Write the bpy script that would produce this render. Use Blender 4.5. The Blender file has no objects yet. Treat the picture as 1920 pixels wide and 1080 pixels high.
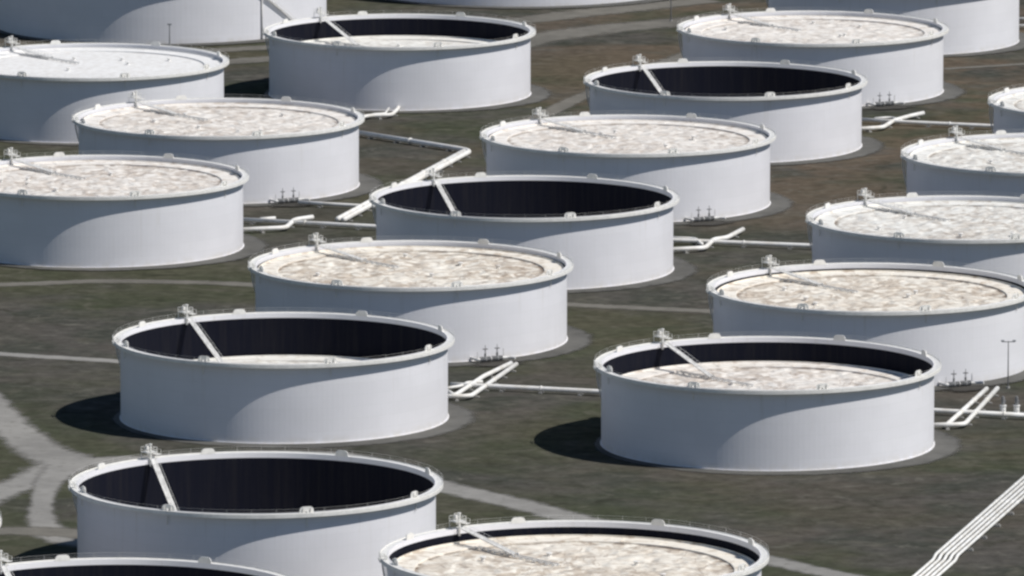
import bpy, bmesh, math, random
from math import sin, cos, pi, radians, atan2, sqrt, tan
from mathutils import Vector, Matrix, noise

random.seed(7)
scene = bpy.context.scene
COL = scene.collection

# ------------------------------------------------------------------ camera
CAM_H, PITCH, FPX, CAM_Y = 348.62, radians(8.66917), 18117.1, -2270.0
cam_data = bpy.data.cameras.new('camera')
cam = bpy.data.objects.new('camera', cam_data)
COL.objects.link(cam)
cam.location = (0, CAM_Y, CAM_H)
cam.rotation_euler = (pi / 2 - PITCH, 0, 0)
cam_data.sensor_width = 36.0
cam_data.lens = FPX / 1920 * 36.0
cam_data.clip_start = 10
cam_data.clip_end = 60000
scene.camera = cam


def ground(px, py, z=0.0):
    """Point of the site plan that lies under a spot measured on the survey photo."""
    a, b = (px - 960) / FPX, (540 - py) / FPX
    c, s = cos(PITCH), sin(PITCH)
    d = Vector((a, c + b * s, -s + b * c))
    t = (z - CAM_H) / d.z
    return Vector((d.x * t, CAM_Y + d.y * t, z))


# ------------------------------------------------------------------ materials
def new_mat(name):
    m = bpy.data.materials.new(name)
    m.use_nodes = True
    nt = m.node_tree
    for n in list(nt.nodes):
        nt.nodes.remove(n)
    return m, nt


class N:
    """tiny node-tree writer"""
    def __init__(self, name, rough=0.6, metal=0.0, spec=0.3):
        self.m, self.nt = new_mat(name)
        self.out = self.nt.nodes.new('ShaderNodeOutputMaterial')
        self.b = self.nt.nodes.new('ShaderNodeBsdfPrincipled')
        self.b.inputs['Roughness'].default_value = rough
        self.b.inputs['Metallic'].default_value = metal
        self.b.inputs['Specular IOR Level'].default_value = spec
        self.nt.links.new(self.b.outputs[0], self.out.inputs[0])

    def node(self, t, **kw):
        n = self.nt.nodes.new(t)
        for k, v in kw.items():
            setattr(n, k, v)
        return n

    def link(self, a, b):
        self.nt.links.new(a, b)

    def setin(self, sock, v):
        if hasattr(v, 'is_output'):
            self.link(v, sock)
        elif v is not None:
            sock.default_value = v

    def math(self, op, a, b=None, c=None, clamp=False):
        n = self.node('ShaderNodeMath', operation=op)
        n.use_clamp = clamp
        self.setin(n.inputs[0], a)
        self.setin(n.inputs[1], b)
        if c is not None:
            self.setin(n.inputs[2], c)
        return n.outputs[0]

    def noise(self, vec, scale, detail=4, rough=0.55, distort=0.0):
        n = self.node('ShaderNodeTexNoise')
        if vec is not None:
            self.link(vec, n.inputs['Vector'])
        n.inputs['Scale'].default_value = scale
        n.inputs['Detail'].default_value = detail
        n.inputs['Roughness'].default_value = rough
        n.inputs['Distortion'].default_value = distort
        return n.outputs['Fac']

    def ramp(self, fac, lo, hi, a=0.0, b=1.0):
        n = self.node('ShaderNodeMapRange')
        n.interpolation_type = 'SMOOTHSTEP'
        self.link(fac, n.inputs['Value'])
        n.inputs['From Min'].default_value = lo
        n.inputs['From Max'].default_value = hi
        n.inputs['To Min'].default_value = a
        n.inputs['To Max'].default_value = b
        return n.outputs['Result']

    def mix(self, fac, a, b, mode='MIX'):
        n = self.node('ShaderNodeMix', data_type='RGBA', blend_type=mode)
        self.setin(n.inputs[0], fac)
        for s, v in ((n.inputs[6], a), (n.inputs[7], b)):
            if isinstance(v, tuple):
                s.default_value = v if len(v) == 4 else v + (1,)
            else:
                self.link(v, s)
        return n.outputs[2]

    def vscale(self, vec, sc, off=None):
        n = self.node('ShaderNodeMapping')
        self.link(vec, n.inputs['Vector'])
        n.inputs['Scale'].default_value = sc
        if off is not None:
            self.link(off, n.inputs['Location'])
        return n.outputs[0]

    def color(self, c):
        s = self.b.inputs['Base Color']
        if isinstance(c, tuple):
            s.default_value = c + (1,)
        else:
            self.link(c, s)

    def bump(self, h, strength, dist):
        n = self.node('ShaderNodeBump')
        n.inputs['Strength'].default_value = strength
        n.inputs['Distance'].default_value = dist
        self.link(h, n.inputs['Height'])
        self.link(n.outputs[0], self.b.inputs['Normal'])

    def objvec(self):
        """object coordinates shifted by a per-object random amount"""
        t = self.node('ShaderNodeTexCoord').outputs['Object']
        r = self.node('ShaderNodeObjectInfo').outputs['Random']
        k = self.math('MULTIPLY', r, 731.0)
        c = self.node('ShaderNodeCombineXYZ')
        self.link(k, c.inputs[0]); self.link(k, c.inputs[1]); self.link(k, c.inputs[2])
        a = self.node('ShaderNodeVectorMath', operation='ADD')
        self.link(t, a.inputs[0]); self.link(c.outputs[0], a.inputs[1])
        return a.outputs[0], t


def mat_shell():
    n = N('white_tank_paint', 0.5, 0, 0.3)
    v, raw = n.objvec()
    sep = n.node('ShaderNodeSeparateXYZ'); n.link(raw, sep.inputs[0])
    ang = n.math('MULTIPLY', n.math('ARCTAN2', sep.outputs[1], sep.outputs[0]), 36.0)
    cyl = n.node('ShaderNodeCombineXYZ')
    n.link(ang, cyl.inputs[0]); n.link(sep.outputs[2], cyl.inputs[1])
    # welded plate courses: every plate has a very slightly different tone
    br = n.node('ShaderNodeTexBrick')
    n.link(cyl.outputs[0], br.inputs['Vector'])
    br.inputs['Scale'].default_value = 1.0
    br.inputs['Brick Width'].default_value = 11.3
    br.inputs['Row Height'].default_value = 2.57
    br.inputs['Mortar Size'].default_value = 0.035
    br.inputs['Color1'].default_value = (0.768, 0.757, 0.778, 1)
    br.inputs['Color2'].default_value = (0.788, 0.777, 0.798, 1)
    br.inputs['Mortar'].default_value = (0.73, 0.73, 0.735, 1)
    blot = n.ramp(n.noise(v, 0.09, 4), 0.35, 0.7, 0.955, 1.0)
    streak = n.noise(n.vscale(v, (1.1, 1.1, 0.05)), 1.0, 5, 0.6)
    st = n.ramp(streak, 0.56, 0.78)
    hi = n.ramp(sep.outputs[2], 6.0, 17.0, 0.25, 1.0)
    c = n.mix(n.math('MULTIPLY', n.math('MULTIPLY', st, hi), 0.40), br.outputs['Color'], (0.55, 0.51, 0.45))
    # splash dirt on the lowest course
    low = n.ramp(sep.outputs[2], 0.2, 2.2, 1.0, 0.0)
    dirt = n.math('MULTIPLY', low, n.ramp(n.noise(v, 0.5, 4), 0.3, 0.7))
    c = n.mix(n.math('MULTIPLY', dirt, 0.4), c, (0.62, 0.575, 0.49))
    c = n.mix(1.0, c, n.mix(blot, (0.0, 0.0, 0.0), (1.0, 1.0, 1.0)), 'MULTIPLY')
    n.color(c)
    n.bump(n.noise(v, 0.35, 2), 0.12, 0.12)
    return n.m


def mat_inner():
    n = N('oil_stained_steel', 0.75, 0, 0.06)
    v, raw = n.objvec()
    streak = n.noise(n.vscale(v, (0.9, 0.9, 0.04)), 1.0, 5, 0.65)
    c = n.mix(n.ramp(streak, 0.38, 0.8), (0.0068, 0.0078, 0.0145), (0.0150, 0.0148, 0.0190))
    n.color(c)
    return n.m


def mat_deck():
    n = N('stained_roof_deck', 0.7, 0, 0.2)
    v, raw = n.objvec()
    info = n.node('ShaderNodeObjectInfo')
    dirt = info.outputs['Alpha']
    tint = info.outputs['Color']
    p1 = n.noise(v, 0.17, 5, 0.58, 1.6)
    p2 = n.noise(v, 0.06, 4, 0.55)
    p3 = n.noise(v, 0.55, 4, 0.6)
    f = n.ramp(p1, 0.44, 0.55)
    f = n.math('MULTIPLY', f, n.ramp(p2, 0.34, 0.60, 0.35, 1.0))
    f = n.math('MULTIPLY', f, dirt)
    rust = n.mix(n.ramp(p3, 0.42, 0.60), (0.50, 0.43, 0.36), (0.31, 0.24, 0.185))
    white = n.mix(n.ramp(p3, 0.35, 0.7), (0.84, 0.825, 0.79), (0.72, 0.69, 0.645))
    c = n.mix(n.math('MULTIPLY', f, 0.72, clamp=True), white, rust)
    # rust washed against the step of the pontoon ring
    sp = n.node('ShaderNodeVectorMath', operation='LENGTH'); n.link(raw, sp.inputs[0])
    edge = n.math('MULTIPLY', n.ramp(sp.outputs['Value'], 29.3, 30.6), n.ramp(p1, 0.36, 0.55))
    c = n.mix(n.math('MULTIPLY', edge, n.math('MINIMUM', n.math('MULTIPLY', dirt, 1.2), 1.0)), c, (0.20, 0.155, 0.125))
    # puffed-up plates with darker creases between them
    wob = n.node('ShaderNodeTexNoise'); n.link(v, wob.inputs['Vector']); wob.inputs['Scale'].default_value = 0.22; wob.inputs['Detail'].default_value = 3
    wsc = n.node('ShaderNodeVectorMath', operation='SCALE'); n.link(wob.outputs['Color'], wsc.inputs[0]); wsc.inputs['Scale'].default_value = 5.0
    wad = n.node('ShaderNodeVectorMath', operation='ADD'); n.link(v, wad.inputs[0]); n.link(wsc.outputs[0], wad.inputs[1])
    vo = n.node('ShaderNodeTexVoronoi', feature='DISTANCE_TO_EDGE'); vo.voronoi_dimensions = '2D'
    n.link(wad.outputs[0], vo.inputs['Vector']); vo.inputs['Scale'].default_value = 0.175
    puff = n.ramp(vo.outputs['Distance'], 0.0, 0.34)
    crease = n.math('MULTIPLY', n.ramp(vo.outputs['Distance'], 0.0, 0.13, 1.0, 0.0), n.ramp(n.noise(v, 0.11, 3), 0.36, 0.58, 0.15, 1.0))
    c = n.mix(n.math('MULTIPLY', crease, n.math('MULTIPLY', dirt, 0.40)), c, (0.38, 0.31, 0.25))
    # dry puddle rings
    pr = n.math('ABSOLUTE', n.math('SUBTRACT', n.noise(v, 0.075, 3, 0.5, 0.9), 0.5))
    ring = n.math('MULTIPLY', n.ramp(pr, 0.0, 0.016, 1.0, 0.0), dirt)
    c = n.mix(n.math('MULTIPLY', ring, 0.7), c, (0.30, 0.235, 0.19))
    c = n.mix(1.0, c, tint, 'MULTIPLY')
    n.color(c)
    n.bump(n.math('MULTIPLY', n.math('MULTIPLY_ADD', p3, 0.4, puff), n.math('MINIMUM', n.math('MULTIPLY', dirt, 1.6), 1.0)), 0.6, 0.5)
    return n.m


def mat_pontoon():
    n = N('pale_roof_pontoon', 0.6, 0, 0.25)
    v, raw = n.objvec()
    info = n.node('ShaderNodeObjectInfo')
    p = n.noise(v, 0.35, 5, 0.6)
    f = n.math('MULTIPLY', n.ramp(p, 0.47, 0.68), info.outputs['Alpha'])
    c = n.mix(n.math('MULTIPLY', f, 0.9), (0.82, 0.80, 0.765), (0.50, 0.43, 0.36))
    c = n.mix(1.0, c, info.outputs['Color'], 'MULTIPLY')
    n.color(c)
    n.bump(p, 0.3, 0.3)
    return n.m


def mat_plain(name, col, rough=0.55, var=0.12, scale=1.2, metal=0.0, dark=None):
    n = N(name, rough, metal, 0.3)
    v, raw = n.objvec()
    f = n.ramp(n.noise(v, scale, 4, 0.6), 0.35, 0.72)
    d = dark or tuple(x * (1 - var * 2.2) for x in col)
    n.color(n.mix(f, col, d))
    return n.m


def grass_color(n, pos):
    sep = n.node('ShaderNodeSeparateXYZ'); n.link(pos, sep.inputs[0])
    big = n.noise(pos, 0.011, 4, 0.55, 0.6)
    mid = n.noise(pos, 0.045, 6, 0.62, 0.5)
    fine = n.noise(pos, 0.26, 6, 0.68)
    patch = n.noise(pos, 0.09, 5, 0.62, 1.0)
    c = n.mix(n.ramp(mid, 0.38, 0.62), (0.077, 0.072, 0.064), (0.054, 0.056, 0.047))
    # greener stretches
    c = n.mix(n.math('MULTIPLY', n.ramp(big, 0.42, 0.60), 0.55), c, (0.052, 0.060, 0.030))
    # bare brownish soil, more of it in the far half of the site
    far = n.ramp(sep.outputs[1], -40.0, 330.0, 0.25, 0.95)
    east = n.ramp(sep.outputs[0], -40.0, 60.0, 0.35, 1.0)
    soil = n.math('MULTIPLY', n.ramp(n.noise(pos, 0.018, 5, 0.6, 0.4), 0.42, 0.6), n.math('MULTIPLY', far, east))
    c = n.mix(n.math('MULTIPLY', soil, 0.9), c, (0.116, 0.088, 0.064))
    c = n.mix(n.math('MULTIPLY', n.ramp(patch, 0.53, 0.72), 0.5), c, (0.110, 0.102, 0.082))
    c = n.mix(n.math('MULTIPLY', n.ramp(patch, 0.47, 0.29), 0.55), c, (0.034, 0.035, 0.025))
    worn = n.noise(pos, 0.14, 6, 0.7, 0.6)
    wf = n.math('MULTIPLY', n.ramp(worn, 0.54, 0.68), n.ramp(big, 0.62, 0.40))
    c = n.mix(n.math('MULTIPLY', wf, 0.6), c, (0.125, 0.118, 0.100))
    k = n.ramp(fine, 0.3, 0.72, 0.84, 1.30)
    kc = n.node('ShaderNodeCombineXYZ')
    for i in range(3):
        n.link(k, kc.inputs[i])
    return n.mix(1.0, c, kc.outputs[0], 'MULTIPLY'), fine


def mat_grass():
    n = N('mown_dry_grass', 1.0, 0, 0.0)
    pos = n.node('ShaderNodeNewGeometry').outputs['Position']
    c, fine = grass_color(n, pos)
    n.color(c)
    n.bump(fine, 0.4, 0.3)
    return n.m


def mat_gravel(name, col, var):
    """gravel that grass creeps into towards the edge of the strip"""
    n = N(name, 0.95, 0, 0.1)
    t = n.node('ShaderNodeNewGeometry').outputs['Position']
    a = n.noise(t, 0.16, 6, 0.65)
    b = n.noise(t, 0.03, 3, 0.5)
    f = n.math('MULTIPLY_ADD', b, 0.6, n.math('MULTIPLY', a, 0.6))
    c = n.mix(n.ramp(f, 0.42, 0.78), tuple(x * (1 - var) for x in col), tuple(x * (1 + var) for x in col))
    g = n.ramp(n.noise(t, 0.35, 5, 0.7), 0.54, 0.72)
    c = n.mix(n.math('MULTIPLY', g, 0.5), c, (0.090, 0.085, 0.068))
    at = n.node('ShaderNodeAttribute'); at.attribute_name = 'edge'
    e = n.math('MULTIPLY_ADD', n.math('SUBTRACT', n.noise(t, 0.22, 5, 0.7), 0.5), 0.9, at.outputs['Fac'])
    n.color(c)
    # the strip thins out to nothing at its ragged edge
    tr = n.node('ShaderNodeBsdfTransparent')
    mx = n.node('ShaderNodeMixShader')
    n.link(n.ramp(e, 0.45, 0.98), mx.inputs[0])
    n.link(n.b.outputs[0], mx.inputs[1]); n.link(tr.outputs[0], mx.inputs[2])
    n.link(mx.outputs[0], n.out.inputs[0])
    n.bump(a, 0.3, 0.15)
    return n.m


M = {
    'shell': mat_shell(), 'inner': mat_inner(), 'deck': mat_deck(), 'pontoon': mat_pontoon(),
    'trim': mat_plain('white_rim_paint', (0.82, 0.80, 0.755), 0.5, 0.07, 0.8),
    'steel': mat_plain('weathered_ladder_steel', (0.78, 0.765, 0.735), 0.55, 0.14, 0.9),
    'seal': mat_plain('grey_rim_seal', (0.22, 0.21, 0.20), 0.8, 0.2),
    'pipe': mat_plain('white_pipe_paint', (0.85, 0.835, 0.80), 0.45, 0.1, 0.35, dark=(0.70, 0.665, 0.60)),
    'valve': mat_plain('dark_valve_iron', (0.25, 0.25, 0.25), 0.6, 0.15),
    'concrete': mat_plain('pale_concrete', (0.36, 0.35, 0.33), 0.9, 0.12),
    'pole': mat_plain('grey_galvanised_pole', (0.15, 0.15, 0.155), 0.5, 0.1),
    'glass': mat_plain('lamp_lens', (0.45, 0.46, 0.47), 0.2, 0.05),
    'pad': mat_gravel('grey_pad_gravel', (0.112, 0.109, 0.101), 0.22),
    'road': mat_gravel('pale_gravel_road', (0.248, 0.238, 0.220), 0.15),
    'track': mat_gravel('worn_dirt_track', (0.155, 0.145, 0.125), 0.18),
    'dirt': mat_gravel('dark_ground', (0.060, 0.056, 0.050), 0.25),  # darker ground tone for the patch round the valves
    'grass': mat_grass(),
}


# ------------------------------------------------------------------ mesh helpers
def mesh_from(name, bm, m, smooth=False):
    me = bpy.data.meshes.new(name)
    bmesh.ops.recalc_face_normals(bm, faces=bm.faces)
    bm.to_mesh(me); bm.free()
    me.materials.append(m)
    if smooth:
        for p in me.polygons:
            p.use_smooth = True
    return me


def put(name, me, parent=None, loc=(0, 0, 0), rot=(0, 0, 0)):
    o = bpy.data.objects.new(name, me)
    COL.objects.link(o)
    o.location = loc; o.rotation_euler = rot
    if parent is not None:
        o.parent = parent
    return o


def empty(name, loc=(0, 0, 0), rz=0.0):
    o = bpy.data.objects.new(name, None)
    COL.objects.link(o)
    o.empty_display_size = 1
    o.location = loc; o.rotation_euler = (0, 0, rz)
    return o


def tag(o, label=None, cat=None, group=None, kind=None):
    if label: o['label'] = label
    if cat: o['category'] = cat
    if group: o['group'] = group
    if kind: o['kind'] = kind
    return o


def lathe(bm, prof, seg=160, a0=0.0, a1=2 * pi, closed_prof=False):
    full = abs(a1 - a0 - 2 * pi) < 1e-6
    cols = seg if full else seg + 1
    rings = []
    for i in range(cols):
        a = a0 + (a1 - a0) * i / seg
        rings.append([bm.verts.new((r * cos(a), r * sin(a), z)) for r, z in prof])
    n = len(prof)
    for i in range(seg):
        A, B = rings[i], rings[(i + 1) % cols]
        for j in range(n if closed_prof else n - 1):
            k = (j + 1) % n
            bm.faces.new((A[j], B[j], B[k], A[k]))
    if closed_prof and not full:
        bm.faces.new(rings[0]); bm.faces.new(list(reversed(rings[-1])))


def box(bm, c, s, rz=0.0, mat=None):
    hx, hy, hz = s[0] / 2, s[1] / 2, s[2] / 2
    T = Matrix.Translation(c) @ (mat if mat is not None else Matrix.Rotation(rz, 4, 'Z'))
    v = [bm.verts.new(T @ Vector((x, y, z))) for x in (-hx, hx) for y in (-hy, hy) for z in (-hz, hz)]
    for f in ((0, 1, 3, 2), (4, 6, 7, 5), (0, 4, 5, 1), (2, 3, 7, 6), (0, 2, 6, 4), (1, 5, 7, 3)):
        bm.faces.new([v[i] for i in f])


def bar(bm, p, q, w, seg=6):
    """round bar from p to q"""
    p, q = Vector(p), Vector(q)
    d = (q - p).normalized()
    up = Vector((0, 0, 1)) if abs(d.z) < 0.9 else Vector((1, 0, 0))
    x = d.cross(up).normalized(); y = d.cross(x)
    r = w / 2
    A = [bm.verts.new(p + x * r * cos(2 * pi * i / seg) + y * r * sin(2 * pi * i / seg)) for i in range(seg)]
    B = [bm.verts.new(q + x * r * cos(2 * pi * i / seg) + y * r * sin(2 * pi * i / seg)) for i in range(seg)]
    for i in range(seg):
        j = (i + 1) % seg
        bm.faces.new((A[i], A[j], B[j], B[i]))
    bm.faces.new(A); bm.faces.new(list(reversed(B)))


def fillet(pts, rad):
    pts = [Vector(p) for p in pts]
    out = [pts[0]]
    for i in range(1, len(pts) - 1):
        a, b, c = pts[i - 1], pts[i], pts[i + 1]
        u, w = (a - b), (c - b)
        r = min(rad, u.length * 0.45, w.length * 0.45)
        p, q = b + u.normalized() * r, b + w.normalized() * r
        for k in range(7):
            t = k / 6
            out.append(p * (1 - t) ** 2 + b * 2 * t * (1 - t) + q * t * t)
    out.append(pts[-1])
    return out


def tube(bm, pts, r, seg=14, rad=1.6, step=None):
    P = fillet(pts, rad)
    rings = []
    for i, p in enumerate(P):
        d = (P[min(i + 1, len(P) - 1)] - P[max(i - 1, 0)]).normalized()
        up = Vector((0, 0, 1)) if abs(d.z) < 0.95 else Vector((0, 1, 0))
        x = d.cross(up).normalized(); y = d.cross(x)
        rings.append([bm.verts.new(p + (x * cos(2 * pi * k / seg) + y * sin(2 * pi * k / seg)) * r) for k in range(seg)])
    for A, B in zip(rings, rings[1:]):
        for k in range(seg):
            j = (k + 1) % seg
            bm.faces.new((A[k], A[j], B[j], B[k]))
    bm.faces.new(rings[0]); bm.faces.new(list(reversed(rings[-1])))


# ------------------------------------------------------------------ the ground
def ground_sheet():
    bm = bmesh.new()
    S = 16000
    bmesh.ops.create_grid(bm, x_segments=8, y_segments=8, size=S)
    o = put('ground', mesh_from('ground', bm, M['grass']))
    tag(o, kind='structure')


ground_sheet()
LAYER = [0.02]


def ribbon(name, pix, widths, m, wob=0.6):
    """a road laid along a line of ground points; widths in metres"""
    pts = [ground(*p) for p in pix]
    w = widths if isinstance(widths, (list, tuple)) else [widths] * len(pts)
    # resample with a smooth curve
    S, Wd = [], []
    for i in range(len(pts) - 1):
        p0, p1, p2, p3 = pts[max(i - 1, 0)], pts[i], pts[i + 1], pts[min(i + 2, len(pts) - 1)]
        k = max(2, int((p2 - p1).length / 2.5))
        for j in range(k):
            t = j / k
            q = 0.5 * ((2 * p1) + (p2 - p0) * t + (2 * p0 - 5 * p1 + 4 * p2 - p3) * t * t + (3 * p1 - p0 - 3 * p2 + p3) * t ** 3)
            S.append(q); Wd.append(w[i] * (1 - t) + w[i + 1] * t)
    S.append(pts[-1]); Wd.append(w[-1])
    z = LAYER[0]; LAYER[0] += 0.008
    bm = bmesh.new()
    ea = bm.verts.layers.float.new('edge')
    rows = []
    US = (-1.0, -0.5, 0.0, 0.5, 1.0)
    for i, q in enumerate(S):
        d = (S[min(i + 1, len(S) - 1)] - S[max(i - 1, 0)]); d.z = 0
        d.normalize(); nrm = Vector((-d.y, d.x, 0))
        off = wob * noise.noise(q * 0.05)
        row = []
        for u in US:
            k = u * Wd[i] * 0.68 + off
            v = bm.verts.new((q.x + nrm.x * k, q.y + nrm.y * k, z)); v[ea] = abs(u)
            row.append(v)
        rows.append(row)
    for A, B in zip(rows, rows[1:]):
        for j in range(len(US) - 1):
            bm.faces.new((A[j], A[j + 1], B[j + 1], B[j]))
    o = put(name, mesh_from(name, bm, m))
    tag(o, kind='structure')
    return o


# gravel roads round the near left junction and between the tank rows
ribbon('gravel_road', [(-90, 690), (-30, 742), (20, 795), (70, 838), (125, 862), (200, 866), (330, 858), (470, 852), (600, 852), (700, 868), (830, 912), (960, 942), (1090, 975), (1250, 1008), (1440, 1050), (1640, 1095), (1800, 1130)],
       [7, 8, 9, 11, 14, 13, 10, 8, 8, 8, 9, 9, 8, 7, 7, 7, 7], M['road'])
ribbon('gravel_road', [(-90, 958), (0, 920), (60, 902), (125, 868)], [11, 11, 11, 13], M['road'])
ribbon('gravel_road', [(130, 872), (92, 905), (78, 945), (84, 985), (130, 1012), (220, 1020)], [10.0, 6.0, 4.6, 6.5, 10, 12], M['road'])
ribbon('gravel_road', [(-70, 1002), (20, 996), (110, 998), (190, 1006)], [9, 9, 10, 9], M['track'])
ribbon('gravel_road', [(-80, 537), (60, 532), (180, 528), (330, 529), (470, 534), (800, 553), (1065, 571), (1330, 584), (1520, 600)], 6.0, M['track'])
ribbon('gravel_road', [(-80, 657), (0, 664), (110, 671), (230, 679)], 5.0, M['road'])
ribbon('gravel_road', [(820, 130), (960, 84), (1050, 66), (1150, 53), (1270, 42), (1420, 26)], [15, 16, 17, 17, 18, 16], M['track'])
ribbon('gravel_road', [(560, 70), (760, 52), (960, 40), (1080, 26), (1200, 14), (1330, 0)], [13, 13, 14, 15, 14, 12], M['track'])
ribbon('gravel_road', [(990, 232), (1040, 205), (1115, 172), (1200, 140), (1275, 108), (1380, 70)], [6, 6, 6, 6, 7, 6], M['track'])
ribbon('gravel_road', [(330, 98), (430, 93), (520, 88), (620, 84)], [9, 9, 9, 9], M['track'])
ribbon('gravel_road', [(330, 124), (430, 116), (520, 110), (620, 106)], [11, 11, 11, 10], M['track'])
ribbon('gravel_road', [(1770, 130), (1850, 125), (1930, 120), (2010, 116)], [4, 4, 4, 4], M['track'])


# ------------------------------------------------------------------ storage tanks
R, H, OV = 36.0, 17.6, 1.5
WALK = H - 0.05                     # walkway level of the wind girder
CHAMBERS = [62.5 + 45 * k for k in range(8)]
PLATFORM = 128.5
LANDING = 184.0


def make_shell_mesh(r):
    bm = bmesh.new()
    lathe(bm, [(r + 0.25, 0.0), (r + 0.25, 0.22), (r, 0.24)] +
          [(r, 0.24 + (H - 0.24) * k / 8) for k in range(1, 9)] +
          [(r - 0.16, H), (r - 0.16, H - 0.5), (r - 0.16, H - 1.05)], 192)
    return mesh_from('shell', bm, M['shell'], False)


def make_inner_mesh(r):
    bm = bmesh.new()
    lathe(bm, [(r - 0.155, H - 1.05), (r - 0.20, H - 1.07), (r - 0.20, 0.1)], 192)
    return mesh_from('inner_wall', bm, M['inner'], False)


def make_girder_mesh(r):
    bm = bmesh.new()
    lathe(bm, [(r + 0.01, WALK), (r + OV, WALK), (r + OV, WALK - 0.68), (r + OV - 0.06, WALK - 0.68),
               (r + OV - 0.06, WALK - 0.10), (r + 0.01, WALK - 0.10)], 192)
    for k in range(64):                       # brackets below the walkway
        a = 2 * pi * (k + 0.5) / 64
        ra, rb = r + 0.02, r + OV - 0.1
        z0, z1 = WALK - 0.11, WALK - 0.85
        t = Vector((-sin(a), cos(a), 0)) * 0.05
        A = [Vector((ra * cos(a), ra * sin(a), z0)), Vector((rb * cos(a), rb * sin(a), z0)), Vector((ra * cos(a), ra * sin(a), z1))]
        f = [bm.verts.new(p + t) for p in A]; g = [bm.verts.new(p - t) for p in A]
        bm.faces.new(f); bm.faces.new(list(reversed(g)))
        for i in range(3):
            j = (i + 1) % 3
            bm.faces.new((f[i], f[j], g[j], g[i]))
    return mesh_from('wind_girder', bm, M['trim'])


def make_handrail_mesh(r):
    bm = bmesh.new()
    rr = r + OV - 0.08
    for zc, w in ((WALK + 1.05, 0.022), (WALK + 0.55, 0.02)):
        lathe(bm, [(rr - w / 2, zc - w / 2), (rr + w / 2, zc - w / 2), (rr + w / 2, zc + w / 2), (rr - w / 2, zc + w / 2)], 192, closed_prof=True)
    for k in range(48):
        a = 2 * pi * k / 48
        box(bm, (rr * cos(a), rr * sin(a), WALK + 0.54), (0.03, 0.03, 1.06), a)
    lathe(bm, [(rr - 0.02, WALK + 0.005), (rr + 0.02, WALK + 0.005), (rr + 0.02, WALK + 0.16), (rr - 0.02, WALK + 0.16)], 192, closed_prof=True)
    return mesh_from('handrail', bm, M['trim'])


def make_deck_mesh(r, seed):
    bm = bmesh.new()
    r1 = r - 5.2
    NR, NS = 34, 160
    rings = []
    for i in range(1, NR + 1):
        rr = r1 * i / NR
        ring = []
        for k in range(NS):
            a = 2 * pi * k / NS
            p = Vector((rr * cos(a), rr * sin(a), 0))
            q = p + Vector((seed * 37.1, seed * 11.3, 0))
            w_ = noise.noise(q * 0.09 + Vector((5, 2, 9)))
            z = 0.16 * noise.noise(q * 0.13) + 0.24 * noise.noise(Vector((q.x * 0.26 + 1.6 * w_, q.y * 0.36, 1.0))) + 0.10 * noise.noise(q * 0.62)
            z *= min(1.0, (r1 - rr) / 3.0) * (0.12 if seed == 9 else 1.15)
            ring.append(bm.verts.new((p.x, p.y, -0.32 + z)))
        rings.append(ring)
    c = bm.verts.new((0, 0, -0.32))
    for k in range(NS):
        bm.faces.new((c, rings[0][k], rings[0][(k + 1) % NS]))
    for A, B in zip(rings, rings[1:]):
        for k in range(NS):
            j = (k + 1) % NS
            bm.faces.new((A[k], B[k], B[j], A[j]))
    return mesh_from('floating_roof', bm, M['deck'], True)


def make_pontoon_mesh(r):
    bm = bmesh.new()
    lathe(bm, [(r - 5.22, -0.45), (r - 5.2, -0.02), (r - 5.0, 0.02), (r - 0.75, 0.10), (r - 0.72, 0.45), (r - 0.66, 0.45), (r - 0.62, 0.10), (r - 0.55, 0.05), (r - 0.55, -0.6)], 192)
    for k in range(24):                          # bulkhead seams and access hatches of the pontoon ring
        a = 2 * pi * k / 24
        box(bm, ((r - 3.0) * cos(a), (r - 3.0) * sin(a), 0.09), (3.6, 0.10, 0.10), a)
    return mesh_from('pontoon', bm, M['pontoon'])


def make_seal_mesh(r):
    bm = bmesh.new()
    lathe(bm, [(r - 0.56, -0.05), (r - 0.35, 0.12), (r - 0.205, 0.02)], 192)
    return mesh_from('rim_seal', bm, M['seal'])


def make_hatch_mesh():
    bm = bmesh.new()
    lathe(bm, [(0.0, 0.75), (0.55, 0.75), (0.62, 0.70), (0.62, 0.60), (0.42, 0.58), (0.42, -0.1)], 16)
    return mesh_from('deck_hatch', bm, M['pontoon'])


def make_runway_mesh():
    """two rails on sleepers that the foot of the rolling ladder runs on (along -X from the wall to past the centre)"""
    bm = bmesh.new()
    for y in (-0.55, 0.55):
        box(bm, (-12.5, y, 0.36), (25, 0.16, 0.16))
    for k in range(13):
        box(bm, (-0.6 - k * 2, 0, 0.14), (0.22, 1.9, 0.27))
    return mesh_from('ladder_runway', bm, M['steel'])


LADDER = 17.0


def make_ladder_mesh():
    """along -X from the hinge at the origin, treads flat, two latticed sides"""
    bm = bmesh.new()
    for y in (-0.6, 0.6):
        box(bm, (-LADDER / 2, y, 0.0), (LADDER, 0.13, 0.18))
        box(bm, (-LADDER / 2, y, 0.80), (LADDER, 0.045, 0.045))
        for k in range(12):
            x = -0.4 - k * (LADDER - 0.8) / 11
            box(bm, (x, y, 0.44), (0.045, 0.04, 0.68))
    for k in range(46):
        box(bm, (-0.3 - k * (LADDER - 0.6) / 45, 0, 0.05), (0.27, 1.05, 0.05))
    for y in (-0.72, 0.72):                      # wheels at the foot
        bmesh.ops.create_cone(bm, cap_ends=True, segments=14, radius1=0.30, radius2=0.30, depth=0.12,
                              matrix=Matrix.Translation((-LADDER, y, 0.0)) @ Matrix.Rotation(pi / 2, 4, 'X'))
    return mesh_from('rolling_ladder', bm, M['steel'])


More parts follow.
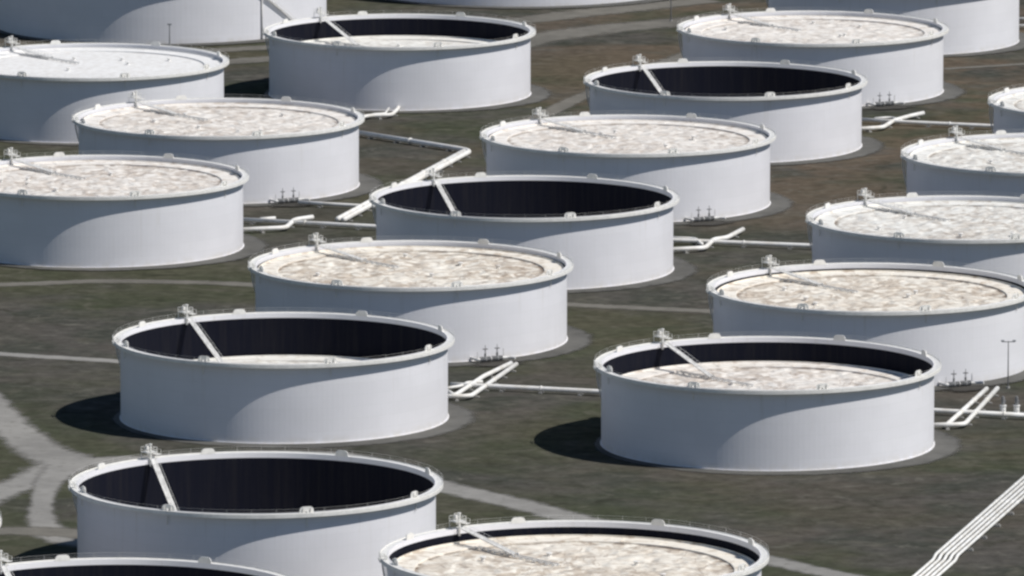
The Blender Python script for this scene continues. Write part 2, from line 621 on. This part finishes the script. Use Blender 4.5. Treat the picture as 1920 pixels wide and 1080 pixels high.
def make_platform_mesh():
    """gauge platform: local +X radial outwards, origin on the rim circle at girder level"""
    bm = bmesh.new()
    box(bm, (0.35, 0, 1.62), (2.7, 2.9, 0.10))
    box(bm, (0.35, -2.2, 0.95), (1.9, 1.5, 0.10))
    for x in (-0.9, 1.6):
        for y in (-1.35, 1.35):
            z0 = 0.0 if x > 0 else 1.16
            box(bm, (x, y, (z0 + 1.6) / 2), (0.12, 0.12, 1.57 - z0))
    return mesh_from('gauge_platform', bm, M['trim'])


def make_platform_rail_mesh():
    bm = bmesh.new()
    for z in (2.1, 2.72):
        for y in (-1.4, 1.4):
            box(bm, (0.35, y, z), (2.7, 0.06, 0.06))
        for x in (-0.95, 1.65):
            box(bm, (x, 0, z + 0.003), (0.06, 2.7, 0.055))
    for x in (-0.95, 0.35, 1.65):
        for y in (-1.4, 1.4):
            box(bm, (x, y, 2.2), (0.07, 0.07, 1.05))
    for y in (-2.9, -1.6):
        box(bm, (1.2, y, 1.45), (0.06, 0.06, 0.95)); box(bm, (-0.5, y, 1.45), (0.06, 0.06, 0.95))
    box(bm, (0.35, -2.9, 1.95), (1.8, 0.06, 0.06))
    for y in (-0.55, 0.55):                       # davit frame
        box(bm, (0.9, y, 2.45), (0.09, 0.09, 1.55))
    box(bm, (0.9, 0, 3.21), (0.09, 1.2, 0.09))
    return mesh_from('platform_railing', bm, M['trim'])


def make_gauge_pole_mesh():
    bm = bmesh.new()
    lathe(bm, [(0.0, 2.95), (0.42, 2.95), (0.42, 2.75), (0.27, 2.70), (0.27, -2.0)], 14)
    box(bm, (0.35, 0.75, 2.1), (0.7, 0.6, 0.85))
    return mesh_from('gauge_pole', bm, M['trim'])


def make_shield_mesh():
    """foam shield plate standing on the rim: local +X radial outwards, origin at shell top"""
    bm = bmesh.new()
    prof = [(-1.65, 0.0), (-1.62, 0.62), (-1.45, 0.98), (-1.15, 1.22), (-0.7, 1.32), (0.7, 1.32), (1.15, 1.22), (1.45, 0.98), (1.62, 0.62), (1.65, 0.0)]
    for x in (0,):
        f = [bm.verts.new((-0.16 - (abs(y) ** 2) / 72, y, z)) for y, z in prof]
        g = [bm.verts.new((0.02 - (abs(y) ** 2) / 72, y, z)) for y, z in prof]
        bm.faces.new(f); bm.faces.new(list(reversed(g)))
        for i in range(len(prof)):
            j = (i + 1) % len(prof)
            bm.faces.new((f[i], f[j], g[j], g[i]))
    for y in (-0.9, 0.9):
        box(bm, (0.16, y, 0.55), (0.30, 0.10, 1.05))
    return mesh_from('foam_shield', bm, M['trim'])


def make_foam_pipe_mesh():
    bm = bmesh.new()
    tube(bm, [(0.32, 0, -3.2), (0.32, 0, -1.35)], 0.11, 8)
    lathe_bm = [(0.0, 0.45), (0.26, 0.45), (0.26, -0.95), (0.13, -1.2)]
    c = bmesh.new(); lathe(c, lathe_bm, 12)
    bmesh.ops.translate(c, verts=c.verts, vec=(0.36, 0, 0))
    me = bpy.data.meshes.new('tmp'); c.to_mesh(me); c.free()
    bm.from_mesh(me); bpy.data.meshes.remove(me)
    return mesh_from('foam_pipe', bm, M['trim'])


def make_stair_mesh(r, a0=LANDING - 3.0, a1=LANDING - 33.0):
    bm = bmesh.new()
    n = 64
    rc = r + 0.62
    pts_in, pts_out = [], []
    for k in range(n + 1):
        a = radians(a0 + (a1 - a0) * k / n); z = WALK - 0.2 - (WALK - 0.5) * k / n
        box(bm, (rc * cos(a), rc * sin(a), z), (0.85, 0.32, 0.05), a)
        pts_in.append(Vector(((rc - 0.45) * cos(a), (rc - 0.45) * sin(a), z)))
        pts_out.append(Vector(((rc + 0.45) * cos(a), (rc + 0.45) * sin(a), z)))
    for P in (pts_in, pts_out):
        for p, q in zip(P[::4], P[4::4]):
            bar(bm, p, q, 0.2, 4)
    return mesh_from('stairway', bm, M['trim'])


def make_stair_rail_mesh(r, a0=LANDING - 3.0, a1=LANDING - 33.0):
    bm = bmesh.new()
    n = 64
    rc = r + 1.07
    P = []
    for k in range(n + 1):
        a = radians(a0 + (a1 - a0) * k / n); z = WALK - 0.2 - (WALK - 0.5) * k / n
        P.append(Vector((rc * cos(a), rc * sin(a), z)))
    up = Vector((0, 0, 1.05)); mid = Vector((0, 0, 0.55))
    for p, q in zip(P[::4], P[4::4]):
        bar(bm, p + up, q + up, 0.08, 5); bar(bm, p + mid, q + mid, 0.06, 5); bar(bm, p, p + up, 0.07, 5)
    return mesh_from('stair_rail', bm, M['trim'])


def make_landing_mesh(r):
    """landing and its little cage where the stairway meets the walkway (bulges out beyond the girder)"""
    bm = bmesh.new()
    a = radians(LANDING + 2.0)
    T = Matrix.Rotation(a, 4, 'Z')
    def b(c, s):
        box(bm, T @ Vector(c), s, a)
    b((r + OV + 0.12, 0, WALK - 0.35), (0.28, 3.4, 0.5))
    for y in (-1.65, -0.55, 0.55, 1.65):
        b((r + OV + 0.1, y, WALK + 0.55), (0.09, 0.09, 1.1))
    for z in (0.62, 1.1):
        b((r + OV + 0.11, 0, WALK + z), (0.10, 3.4, 0.10))
    b((r + 0.5, 1.6, H + 0.42), (0.5, 1.0, 0.8))
    b((r + 0.6, -1.5, H + 0.32), (0.4, 0.7, 0.6))
    return mesh_from('stair_landing', bm, M['trim'])


CACHE = {}


def cached(key, fn, *a):
    if key not in CACHE:
        CACHE[key] = fn(*a)
    return CACHE[key]


GROUP = 'white oil storage tanks of the tank farm'
TANK_AT = {}


def make_pad(cx, cy, r, width=6.0):
    z = LAYER[0]; LAYER[0] += 0.008
    bm = bmesh.new()
    ea = bm.verts.layers.float.new('edge')
    seg, rows = 144, []
    for k in range(seg):
        a = 2 * pi * k / seg
        q = Vector((cx + r * cos(a), cy + r * sin(a), 0))
        wd = 0.9 + (width - 0.9) * (0.5 + 0.5 * cos(a + 0.5)) ** 0.7
        ro = r + wd * 1.2 + 0.5 * noise.noise(q * 0.08)
        row = []
        for rad_, e in ((r - 1, 0.0), (r + (ro - r) * 0.55, 0.3), (ro, 1.0)):
            v = bm.verts.new((cx + rad_ * cos(a), cy + rad_ * sin(a), z)); v[ea] = e
            row.append(v)
        rows.append(row)
    for k in range(seg):
        A, B = rows[k], rows[(k + 1) % seg]
        for j in range(2):
            bm.faces.new((A[j], A[j + 1], B[j + 1], B[j]))
    o = put('gravel_pad', mesh_from('gravel_pad', bm, M['pad']))
    tag(o, kind='structure')


def make_tank(key, cx, cy, depth, label, tint=(1, 1, 1), dirt=0.7, r=R, stair=None, base=0.0):
    TANK_AT[key] = (cx, cy, r)
    t = empty('storage_tank', (cx, cy, 0))
    tag(t, label, 'oil tank', GROUP)
    put('shell', cached(('shell', r), make_shell_mesh, r), t)
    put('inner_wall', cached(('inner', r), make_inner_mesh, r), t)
    g = put('wind_girder', cached(('girder', r), make_girder_mesh, r), t)
    put('handrail', cached(('rail', r), make_handrail_mesh, r), g)
    zr = H - depth
    rr = random.random() * 2 * pi
    seed = random.randrange(3) if dirt > 0.2 else 9
    fr = put('floating_roof', cached(('deck', r, seed), make_deck_mesh, r, seed), t, (0, 0, zr), (0, 0, rr))
    pn = put('pontoon', cached(('pontoon', r), make_pontoon_mesh, r), fr)
    for o in (fr, pn):
        o.color = (tint[0], tint[1], tint[2], dirt)
    put('rim_seal', cached(('seal', r), make_seal_mesh, r), fr)
    pa = radians(PLATFORM)
    hs = cached('hatch', make_hatch_mesh)
    for k in range(5):
        a, d = random.random() * 2 * pi, 8 + random.random() * 18
        ho = put('deck_hatch', hs, fr, (d * cos(a), d * sin(a), -0.25)); ho.color = (1, 1, 1, dirt * 0.6)
    # ladder runway points from the gauge platform to the roof centre
    put('ladder_runway', cached('runway', make_runway_mesh), fr,
        ((r - 5.6) * cos(pa - rr), (r - 5.6) * sin(pa - rr), -0.22), (0, 0, pa - rr))
    # rolling ladder
    hz = H + 0.35
    foot = zr + 0.25
    drop = hz - foot
    el = math.asin(min(0.97, drop / LADDER))
    hr = r - 0.9
    lad = put('rolling_ladder', cached('ladder', make_ladder_mesh), t, (hr * cos(pa), hr * sin(pa), hz))
    lad.rotation_euler = (Matrix.Rotation(pa, 4, 'Z') @ Matrix.Rotation(-el, 4, 'Y')).to_euler()
    gp = put('gauge_platform', cached('plat', make_platform_mesh), t, (r * cos(pa), r * sin(pa), WALK), (0, 0, pa))
    gp.scale = (0.9, 0.84, 0.92)
    put('platform_railing', cached('platrail', make_platform_rail_mesh), gp)
    put('gauge_pole', cached('gpole', make_gauge_pole_mesh), gp, (-0.55, 0.3, 0.6))
    for ang in CHAMBERS:
        a = radians(ang)
        s = put('foam_shield', cached('shield', make_shield_mesh), t, (r * cos(a), r * sin(a), H - 0.02), (0, 0, a))
        s.scale = (1, 0.88, 0.88)
        put('foam_pipe', cached('fpipe', make_foam_pipe_mesh), s)
    if stair is None:
        st = put('stairway', cached(('stair', r), make_stair_mesh, r), t)
        put('stair_rail', cached(('srail', r), make_stair_rail_mesh, r), st)
    else:
        st = put('stairway', make_stair_mesh(r, *stair), t)
        put('stair_rail', make_stair_rail_mesh(r, *stair), st)
    put('stair_landing', cached(('land', r), make_landing_mesh, r), st)
    make_pad(cx, cy, r)
    return t


def ty(y):
    return y + CAM_Y


CREAM, PINK, WHITE, CLEAN = (1.02, 0.975, 0.895), (1.0, 0.968, 0.935), (0.99, 0.99, 0.965), (0.97, 0.975, 0.99)
# key, X, Y, roof depth below the rim, label, tint, dirt
TANKS = [
    ('A', -50.1, 2097.9, 9.8, 'open white tank above the road junction, low pale roof a strip behind the rim', WHITE, 0.35),
    ('B', 55.3, 2063.1, 5.6, 'white tank at lower right, half sunken mottled roof, oval shadow on the grass', PINK, 0.8),
    ('C', -51.3, 1911.8, 13.6, 'deep dark empty-looking white tank beside the road junction at lower left', WHITE, 0.5),
    ('D', 12.0, 1831.1, 2.9, 'white tank cut off by the bottom edge, cream stained roof just inside its rim', CREAM, 0.9),
    ('E', -75.4, 1789.7, 12.0, 'white tank at the bottom left corner showing only its back rim and dark inside', WHITE, 0.5),
    ('F', -23.3, 2207.9, 1.4, 'brim-full white tank at the centre, brown speckled cream roof, behind the pale-strip tank', CREAM, 1.0),
    ('G', 3.1, 2317.6, 12.0, 'open dark white tank in the middle of the photo between two brim-full stained tanks', WHITE, 0.5),
    ('H', 29.5, 2429.7, 1.35, 'brim-full white tank with pale pinkish roof directly behind the open middle tank', PINK, 0.7),
    ('I', 56.6, 2537.4, 10.5, 'open dark white tank at upper right, between two brim-full tanks of its row', WHITE, 0.5),
    ('J', 83.1, 2648.5, 1.4, 'brim-full white tank at upper right with light beige roof behind the open one', PINK, 0.55),
    ('L', -30.9, 2641.5, 6.2, 'half open white tank near the top left, dark inner crescent above a clean pale roof', WHITE, 0.3),
    ('M', -113.5, 2576.6, 1.25, 'brim-full white tank at the left edge with smooth clean lilac-white roof', CLEAN, 0.08),
    ('N', -75.4, 2462.3, 1.3, 'brim-full white tank with mottled pinkish grey roof beside the long slanting pipe pair', PINK, 0.75),
    ('O', -102.2, 2354.1, 1.35, 'brim-full white tank cut by the left edge, grey pink mottled roof', PINK, 0.85),
    ('P', 109.8, 2759.2, 6.0, 'far white tank at the top right, only its sunlit wall in the frame', WHITE, 0.5),
    ('R1', 161.5, 2495.1, 1.25, 'white tank on the right edge, highest of three cut there, sliver of pale roof', WHITE, 0.6),
    ('R2', 134.8, 2394.7, 1.25, 'brim-full tank cut by the right edge with bright whitish roof, middle one of three', WHITE, 0.65),
    ('R3', 107.7, 2282.4, 1.3, 'brim-full white tank with grey white roof where the middle header pipe ends', WHITE, 0.75),
    ('S', 81.8, 2172.4, 1.8, 'brim-full tank with brown streaked cream roof and light pole before its wall', CREAM, 0.95),
    ('U', -137.7, 1867.7, 6.0, 'white tank mostly outside the left edge, tip of its rim beside the lowest road', WHITE, 0.5),
]
for args in TANKS:
    make_tank(args[0], args[1], ty(args[2]), args[3], args[4], args[5], args[6])
tk = make_tank('K', -102.6, ty(2797.6), 4.0, 'extra large white tank at top left with a diagonal stairway on its sunlit wall', WHITE, 0.4, r=48.5, stair=(-58.0, -29.0))
make_tank('Q', 2.0, ty(2885.7), 4.0, 'extra large white tank at top centre of which only the wall foot is seen', WHITE, 0.4, r=49.0, stair=(-10.0, 25.0))

bm = bmesh.new()
tube(bm, [(0, 0, 0.3), (0, 0, H - 1.2)], 0.2, 12)
put('riser_pipe', mesh_from('riser_pipe', bm, M['trim'], True), tk, (48.8 * cos(radians(-51.0)), 48.8 * sin(radians(-51.0)), 0))

# ------------------------------------------------------------------ pipework
def pipe(name, pts, r, label, group=None, supports=True, gap=9.0, cat='pipe', rad=2.2):
    pts = [Vector(p) for p in pts]
    o0 = pts[0].copy(); o0.z = 0
    root = empty(name, o0)
    tag(root, label, cat, group)
    bm = bmesh.new()
    tube(bm, [p - o0 for p in pts], r, 14, rad)
    # flanges
    for a, b in zip(pts, pts[1:]):
        L = (b - a).length
        k = int(L // 24)
        for i in range(1, k + 1):
            q = a.lerp(b, i / (k + 1)); d = (b - a).normalized()
            bar(bm, q - o0 - d * 0.12, q - o0 + d * 0.12, r * 2 * 1.28, 14)
    put('pipe_run', mesh_from('pipe_run', bm, M['pipe'], True), root)
    if supports:
        sm = cached(('sup', round(r, 2), round(pts[0].z, 2)), make_support_mesh, r, pts[0].z)
        for a, b in zip(pts, pts[1:]):
            L = (b - a).length
            if L < 5 or abs(b.z - a.z) > 0.3:
                continue
            k = max(1, int(L // gap))
            for i in range(k):
                q = a.lerp(b, (i + 0.5) / k)
                put('pipe_support', sm, root, (q.x - o0.x, q.y - o0.y, 0), (0, 0, atan2(b.y - a.y, b.x - a.x)))
    return root


def make_support_mesh(r, z):
    bm = bmesh.new()
    box(bm, (0, 0, 0.14), (0.8, r * 2 + 0.9, 0.28))
    h = z - r * 0.75
    box(bm, (0, 0, (0.28 + h) / 2), (0.35, r * 1.5, h - 0.28))
    return mesh_from('pipe_support', bm, M['concrete'])


def g(px, py, z=1.0):
    return ground(px, py, z)


# header pipes that run between the rows
pipe('header_pipe', [g(845, 721), g(905, 723.5), g(1125, 734.5), g(1757, 770), g(2010, 784)], 0.55, 'long white header pipe passing behind the foot of the lower right tank')
pipe('header_pipe', [g(440, 411), g(705, 425), g(1265, 450.5), g(1525, 461), g(1600, 464.5)], 0.56, 'long white header pipe passing behind the open middle tank and reaching the right-hand tanks')
pipe('header_pipe', [g(1612, 224), g(1700, 229), g(1862, 236.5), g(1960, 241)], 0.52, 'short straight white header pipe between the upper right tanks')
pipe('header_pipe', [g(560, 379), g(640, 384), g(720, 388)], 0.46, 'thin white pipe at the foot of the mottled tank above the header')
pipe('header_pipe', [g(1896, 35), g(1990, 36)], 0.42, 'upper of two white pipes beside the far top right tank', 'two pipes by the far tank')
pipe('header_pipe', [g(1896, 48), g(1990, 49)], 0.42, 'lower of two white pipes beside the far top right tank', 'two pipes by the far tank')

# long slanting pair by the mottled tank and the thin feeder
pipe('slanting_pipe', [g(870, 283.5), g(633, 411)], 0.66, 'left pipe of the thick slanting white pair left of the open middle tank', 'slanting pipe pair')
pipe('slanting_pipe', [g(672, 249), g(868, 280), g(881, 284), g(644, 412)], 0.68, 'white pipe with a sharp elbow, right one of the slanting pair', 'slanting pipe pair')
pipe('tank_line', [g(628, 229), g(660, 224), g(690, 217), g(734, 215.5), g(744, 206), g(748, 200)], 0.52, 'white pipe with elbows leading to the foot of the half open upper tank')
pipe('tank_line', [g(655, 229), g(700, 214), g(722, 213), g(729, 203)], 0.3, 'thinner white pipe branching beside the half open upper tank', supports=False)

# branches beside the pale-strip open tank
pipe('tank_line', [g(832, 743), g(882, 743), g(968, 683)], 0.52, 'right white pipe of the slanting pair below the central stained tank', 'slanting branch pair below the central tank')
pipe('tank_line', [g(838, 733), g(852, 742), g(906, 706), g(958, 681)], 0.52, 'left white pipe of the slanting pair below the central stained tank', 'slanting branch pair below the central tank')
pipe('tank_line', [g(838, 728), g(868, 723), g(876, 717), g(905, 716)], 0.36, 'short kinked white pipe right of the open tank with the pale roof strip', supports=False)
# beside the open middle tank
pipe('tank_line', [g(1250, 468.5), g(1322, 465), g(1338, 449), g(1362, 446), g(1393, 430)], 0.58, 'white zigzag pipe right of the open middle tank')
pipe('tank_line', [g(1250, 446), g(1304, 448), g(1316, 458)], 0.46, 'short white stub pipe behind the zigzag pipe of the open middle tank', supports=False)
# beside the left tanks
pipe('tank_line', [g(448, 431), g(536, 427), g(552, 412), g(586, 407)], 0.58, 'white zigzag pipe right of the tank cut by the left edge')
pipe('tank_line', [g(488, 411), g(516, 409)], 0.46, 'short pale pipe stub above the left zigzag pipe', supports=False)
# beside the upper right open tank
pipe('tank_line', [g(1605, 242), g(1655, 239), g(1676, 226), g(1704, 218), g(1731, 212)], 0.56, 'white zigzag pipe right of the open upper right tank')
pipe('tank_line', [g(1640, 222), g(1672, 220), g(1690, 226)], 0.34, 'short white stub beside the upper right zigzag pipe', supports=False)
# beside the lower right tank
pipe('tank_line', [g(1745, 797), g(1808, 796), g(1870, 728)], 0.52, 'right white pipe of the slanting pair at the right edge beside the light pole', 'slanting branch pair by the light pole')
pipe('tank_line', [g(1776, 796), g(1850, 729)], 0.52, 'left white pipe of the slanting pair at the right edge beside the light pole', 'slanting branch pair by the light pole')

# bundle of five at the lower right
p0, p1 = ground(1930, 913), ground(1751, 1071)
d = (p1 - p0).normalized(); nrm = Vector((-d.y, d.x, 0))
ORD = ['rightmost', 'second from right', 'middle', 'second from left', 'leftmost']
ends = (p0 - d * 60, p1 + d * 70)
for k in range(5):
    off = nrm * (k - 2) * 1.12
    off = -off if nrm.x > 0 else off
    a, b = ends[0] + off, ends[1] + off
    m1, m2 = p1 - d * 13 + off, p1 - d * 10.5 + off
    pipe('bundle_pipe', [Vector((a.x, a.y, 1.05)), Vector((m1.x, m1.y, 1.05)), Vector((m2.x, m2.y, 0.42)), Vector((b.x, b.y, 0.42))], 0.325,
         ORD[k if off is not None else k] + ' pipe of five parallel white pipes at the lower right corner', 'five parallel pipes at the lower right', supports=False)


def make_sleeper_mesh():
    bm = bmesh.new()
    box(bm, (0, 0, 0.2), (0.9, 6.5, 0.4))
    for y in (-2.7, 0, 2.7):
        box(bm, (0, y, 0.5), (0.45, 0.45, 0.19))
    box(bm, (0, 0, 0.61), (0.4, 6.3, 0.06))
    return mesh_from('sleeper', bm, M['concrete'])


L = (ends[1] - ends[0]).length
nsl = int(L / 14)
for k in range(nsl):
    q = ends[0].lerp(ends[1], (k + 0.5) / nsl)
    if (q - ends[0]).length > (p1 - ends[0]).length - 16:
        continue
    o = put('pipe_sleeper', cached('sleeper', make_sleeper_mesh), None, (q.x, q.y, 0.0), (0, 0, atan2(d.y, d.x)))
    tag(o, 'low concrete sleeper crossing under the five parallel pipes', 'pipe support', 'sleepers under the five pipes')


# ------------------------------------------------------------------ valve clusters at the tank feet
def make_valve_body():
    bm = bmesh.new()
    bmesh.ops.create_uvsphere(bm, u_segments=14, v_segments=8, radius=0.72, matrix=Matrix.Translation((0, 0, 1.0)))
    bar(bm, (-1.3, 0, 1.0), (1.3, 0, 1.0), 0.85, 12)
    for x in (-1.3, 1.3, -0.75, 0.75):
        bar(bm, (x - 0.09, 0, 1.0), (x + 0.09, 0, 1.0), 1.35, 14)
    bar(bm, (0, 0, 1.5), (0, 0, 2.5), 0.55, 10)
    for y in (-0.28, 0.28):
        bar(bm, (0, y, 2.4), (0, y * 0.6, 3.5), 0.14, 6)
    return mesh_from('valve', bm, M['valve'])


def make_handwheel():
    bm = bmesh.new()
    n = 20
    rr = 0.68
    ring = [Vector((rr * cos(2 * pi * k / n), rr * sin(2 * pi * k / n), 0)) for k in range(n)]
    for k in range(n):
        bar(bm, ring[k], ring[(k + 1) % n], 0.15, 6)
    for k in range(0, n, 5):
        bar(bm, (0, 0, 0), ring[k], 0.10, 5)
    bar(bm, (0, 0, -0.3), (0, 0, 1.0), 0.16, 6)
    return mesh_from('handwheel', bm, M['valve'])


def make_spool():
    bm = bmesh.new()
    tube(bm, [(-4.0, 3.6, 1.0), (-4.0, 0, 1.0), (-2.7, 0, 1.0)], 0.36, 12, 1.2)
    tube(bm, [(2.7, 0, 1.0), (5.0, 0, 1.0), (6.2, -1.6, 1.0)], 0.36, 12, 1.0)
    tube(bm, [(-0.1, 0, 1.0), (0.1, 0, 1.0)], 0.45, 12)
    tube(bm, [(0.0, 0.3, 1.0), (0.0, 3.6, 1.0)], 0.30, 12)
    tube(bm, [(3.6, 0, 1.0), (3.6, 0, 3.4)], 0.12, 8)
    tube(bm, [(-3.9, 0.2, 1.3), (-3.9, 0.2, 3.0)], 0.10, 8)
    return mesh_from('spool', bm, M['steel'])


def make_valve_stand():
    bm = bmesh.new()
    box(bm, (0, 0, 0.16), (8.4, 1.9, 0.32))
    return mesh_from('stand', bm, M['pad'])


VLAB = {'F': 'dark valve cluster with handwheels at the foot of the central stained tank',
        'H': 'dark valve cluster with handwheels beside the middle zigzag pipe',
        'N': 'dark valve cluster with handwheels at the foot of the mottled pinkish tank',
        'J': 'dark valve cluster with handwheels beside the upper right zigzag pipe',
        'S': 'dark valve cluster with handwheels below the light pole tank at right'}
for key in ('F', 'H', 'N', 'J', 'S'):
    cx, cy, r = TANK_AT[key]
    a = radians(-61.5)
    q = Vector((cx + (r + 2.9) * cos(a), cy + (r + 2.9) * sin(a), 0))
    t = empty('valve_cluster', q, a + pi / 2)
    tag(t, VLAB[key], 'valves', 'valve clusters at tank feet')
    put('spool', cached('spool', make_spool), t)
    t.scale = (0.88, 0.88, 0.9)
    put('stand', cached('vstand', make_valve_stand), t)
    for x, z in ((-1.75, 0.0), (1.75, 0.25)):
        vo = put('valve', cached('valve', make_valve_body), t, (x, 0, z * 0))
        put('handwheel', cached('wheel', make_handwheel), vo, (0, 0, 3.6))
    # ground patch round the valves, darker than the pad gravel
    zz = LAYER[0]; LAYER[0] += 0.008
    bm = bmesh.new()
    ea = bm.verts.layers.float.new('edge')
    vs = []
    for k in range(40):
        b = 2 * pi * k / 40
        rad_ = 1 + 0.22 * noise.noise(Vector((cos(b) * 1.7 + cx, sin(b) * 1.7, cy)))
        lx, ly = 8.0 * rad_ * cos(b), 4.6 * rad_ * sin(b) - 3.6
        ca, sa = cos(a + pi / 2), sin(a + pi / 2)
        vs.append(bm.verts.new((q.x + lx * ca - ly * sa, q.y + lx * sa + ly * ca, zz)))
    for v in vs:
        v[ea] = 1.0
    mid_ = bm.verts.new(sum((v.co for v in vs), Vector()) / len(vs)); mid_[ea] = 0.0
    for k in range(40):
        bm.faces.new((mid_, vs[k], vs[(k + 1) % 40]))
    tag(put('dark_patch', mesh_from('dark_patch', bm, M['dirt'])), kind='structure')


# ------------------------------------------------------------------ light poles, pump skid
def light_pole(px, py, h, label, arms=1.5, w=0.28):
    q = ground(px, py)
    t = empty('light_pole', q)
    tag(t, label, 'light pole')
    bm = bmesh.new()
    lathe(bm, [(w * 0.9, 0.0), (w * 0.75, 0.5), (w * 0.55, 0.55), (w * 0.32, h)], 10)
    box(bm, (0, 0, h - 0.15), (arms * 2, 0.16, 0.16))
    put('pole', mesh_from('pole', bm, M['pole']), t)
    bm = bmesh.new(); box(bm, (0, 0, 0), (0.75, 0.55, 0.30)); box(bm, (0, -0.04, -0.18), (0.6, 0.42, 0.07))
    hm = mesh_from('lamp_head', bm, M['glass'])
    for x in (-arms + 0.2, arms - 0.2):
        put('lamp_head', hm, t, (x, -0.1, h + 0.14))
    bm = bmesh.new(); lathe(bm, [(0.0, 0.42), (0.42, 0.42), (0.45, 0.0)], 12)
    put('footing', mesh_from('footing', bm, M['concrete']), t)
    return t


light_pole(1890, 728, 10.7, 'slim grey light pole with crossbar in front of the sunlit wall at right')
light_pole(318, 86, 6.2, 'small dark light pole before the extra large tank at top left', 0.5, 0.3)
light_pole(1258, 40, 11.5, 'tall dark utility pole beside the dirt road at top centre', 1.2, 0.34)


def pump_skid():
    q = ground(1906, 778)
    t = empty('pump_skid', q)
    tag(t, 'white pump skid with dark upright motors on the header pipe at the right edge', 'pump skid')
    bm = bmesh.new(); box(bm, (0, 0, 0.2), (9.0, 3.4, 0.4))
    put('skid_base', mesh_from('skid_base', bm, M['concrete']), t)
    bm = bmesh.new()
    bar(bm, (0, 0, 0.4), (0, 0, 2.0), 1.3, 14); bar(bm, (0, 0, 2.0), (0, 0, 2.2), 1.6, 14)
    bar(bm, (0, -0.9, 1.1), (0, 0.9, 1.1), 0.7, 12)
    pm = mesh_from('pump', bm, M['pipe'])
    bm = bmesh.new()
    bar(bm, (0, 0, 2.2), (0, 0, 3.9), 0.8, 12); bar(bm, (0, 0, 3.9), (0, 0, 4.2), 0.5, 12); box(bm, (0.45, 0, 3.0), (0.3, 0.45, 0.6))
    mm = mesh_from('motor', bm, M['valve'])
    for x in (-3.0, 0.0, 3.0):
        p = put('pump', pm, t, (x, 0, 0)); put('motor', mm, p)


pump_skid()

# ------------------------------------------------------------------ daylight
SUN_EL, SUN_AZ = radians(51.8), radians(-19.5)        # azimuth from +X, towards the sun
sd = Vector((cos(SUN_EL) * cos(SUN_AZ), cos(SUN_EL) * sin(SUN_AZ), sin(SUN_EL)))
ld = bpy.data.lights.new('sun', 'SUN')
ld.energy = 4.3
ld.angle = radians(0.5)
ld.color = (1.0, 0.972, 0.93)
lo = bpy.data.objects.new('sun', ld)
COL.objects.link(lo)
lo.rotation_euler = sd.to_track_quat('Z', 'Y').to_euler()
lo.location = sd * 800

w = bpy.data.worlds.new('World')
scene.world = w
w.use_nodes = True
nt = w.node_tree
bg = nt.nodes['Background']
sky = nt.nodes.new('ShaderNodeTexSky')
sky.sky_type = 'NISHITA'
sky.sun_disc = False
sky.sun_elevation = SUN_EL
sky.sun_rotation = pi / 2 - SUN_AZ      # measured clockwise from +Y
sky.altitude = 250
sky.air_density = 1.0
sky.dust_density = 0.2
sky.ozone_density = 2.6
nt.links.new(sky.outputs[0], bg.inputs['Color'])
bg.inputs['Strength'].default_value = 0.066

vs = scene.view_settings
vs.view_transform = 'Standard'
vs.look = 'None'
vs.exposure = 0.0
vs.gamma = 1.0
scene.render.engine = 'CYCLES'
scene.cycles.filter_width = 2.6
scene.cycles.max_bounces = 6
scene.cycles.diffuse_bounces = 4
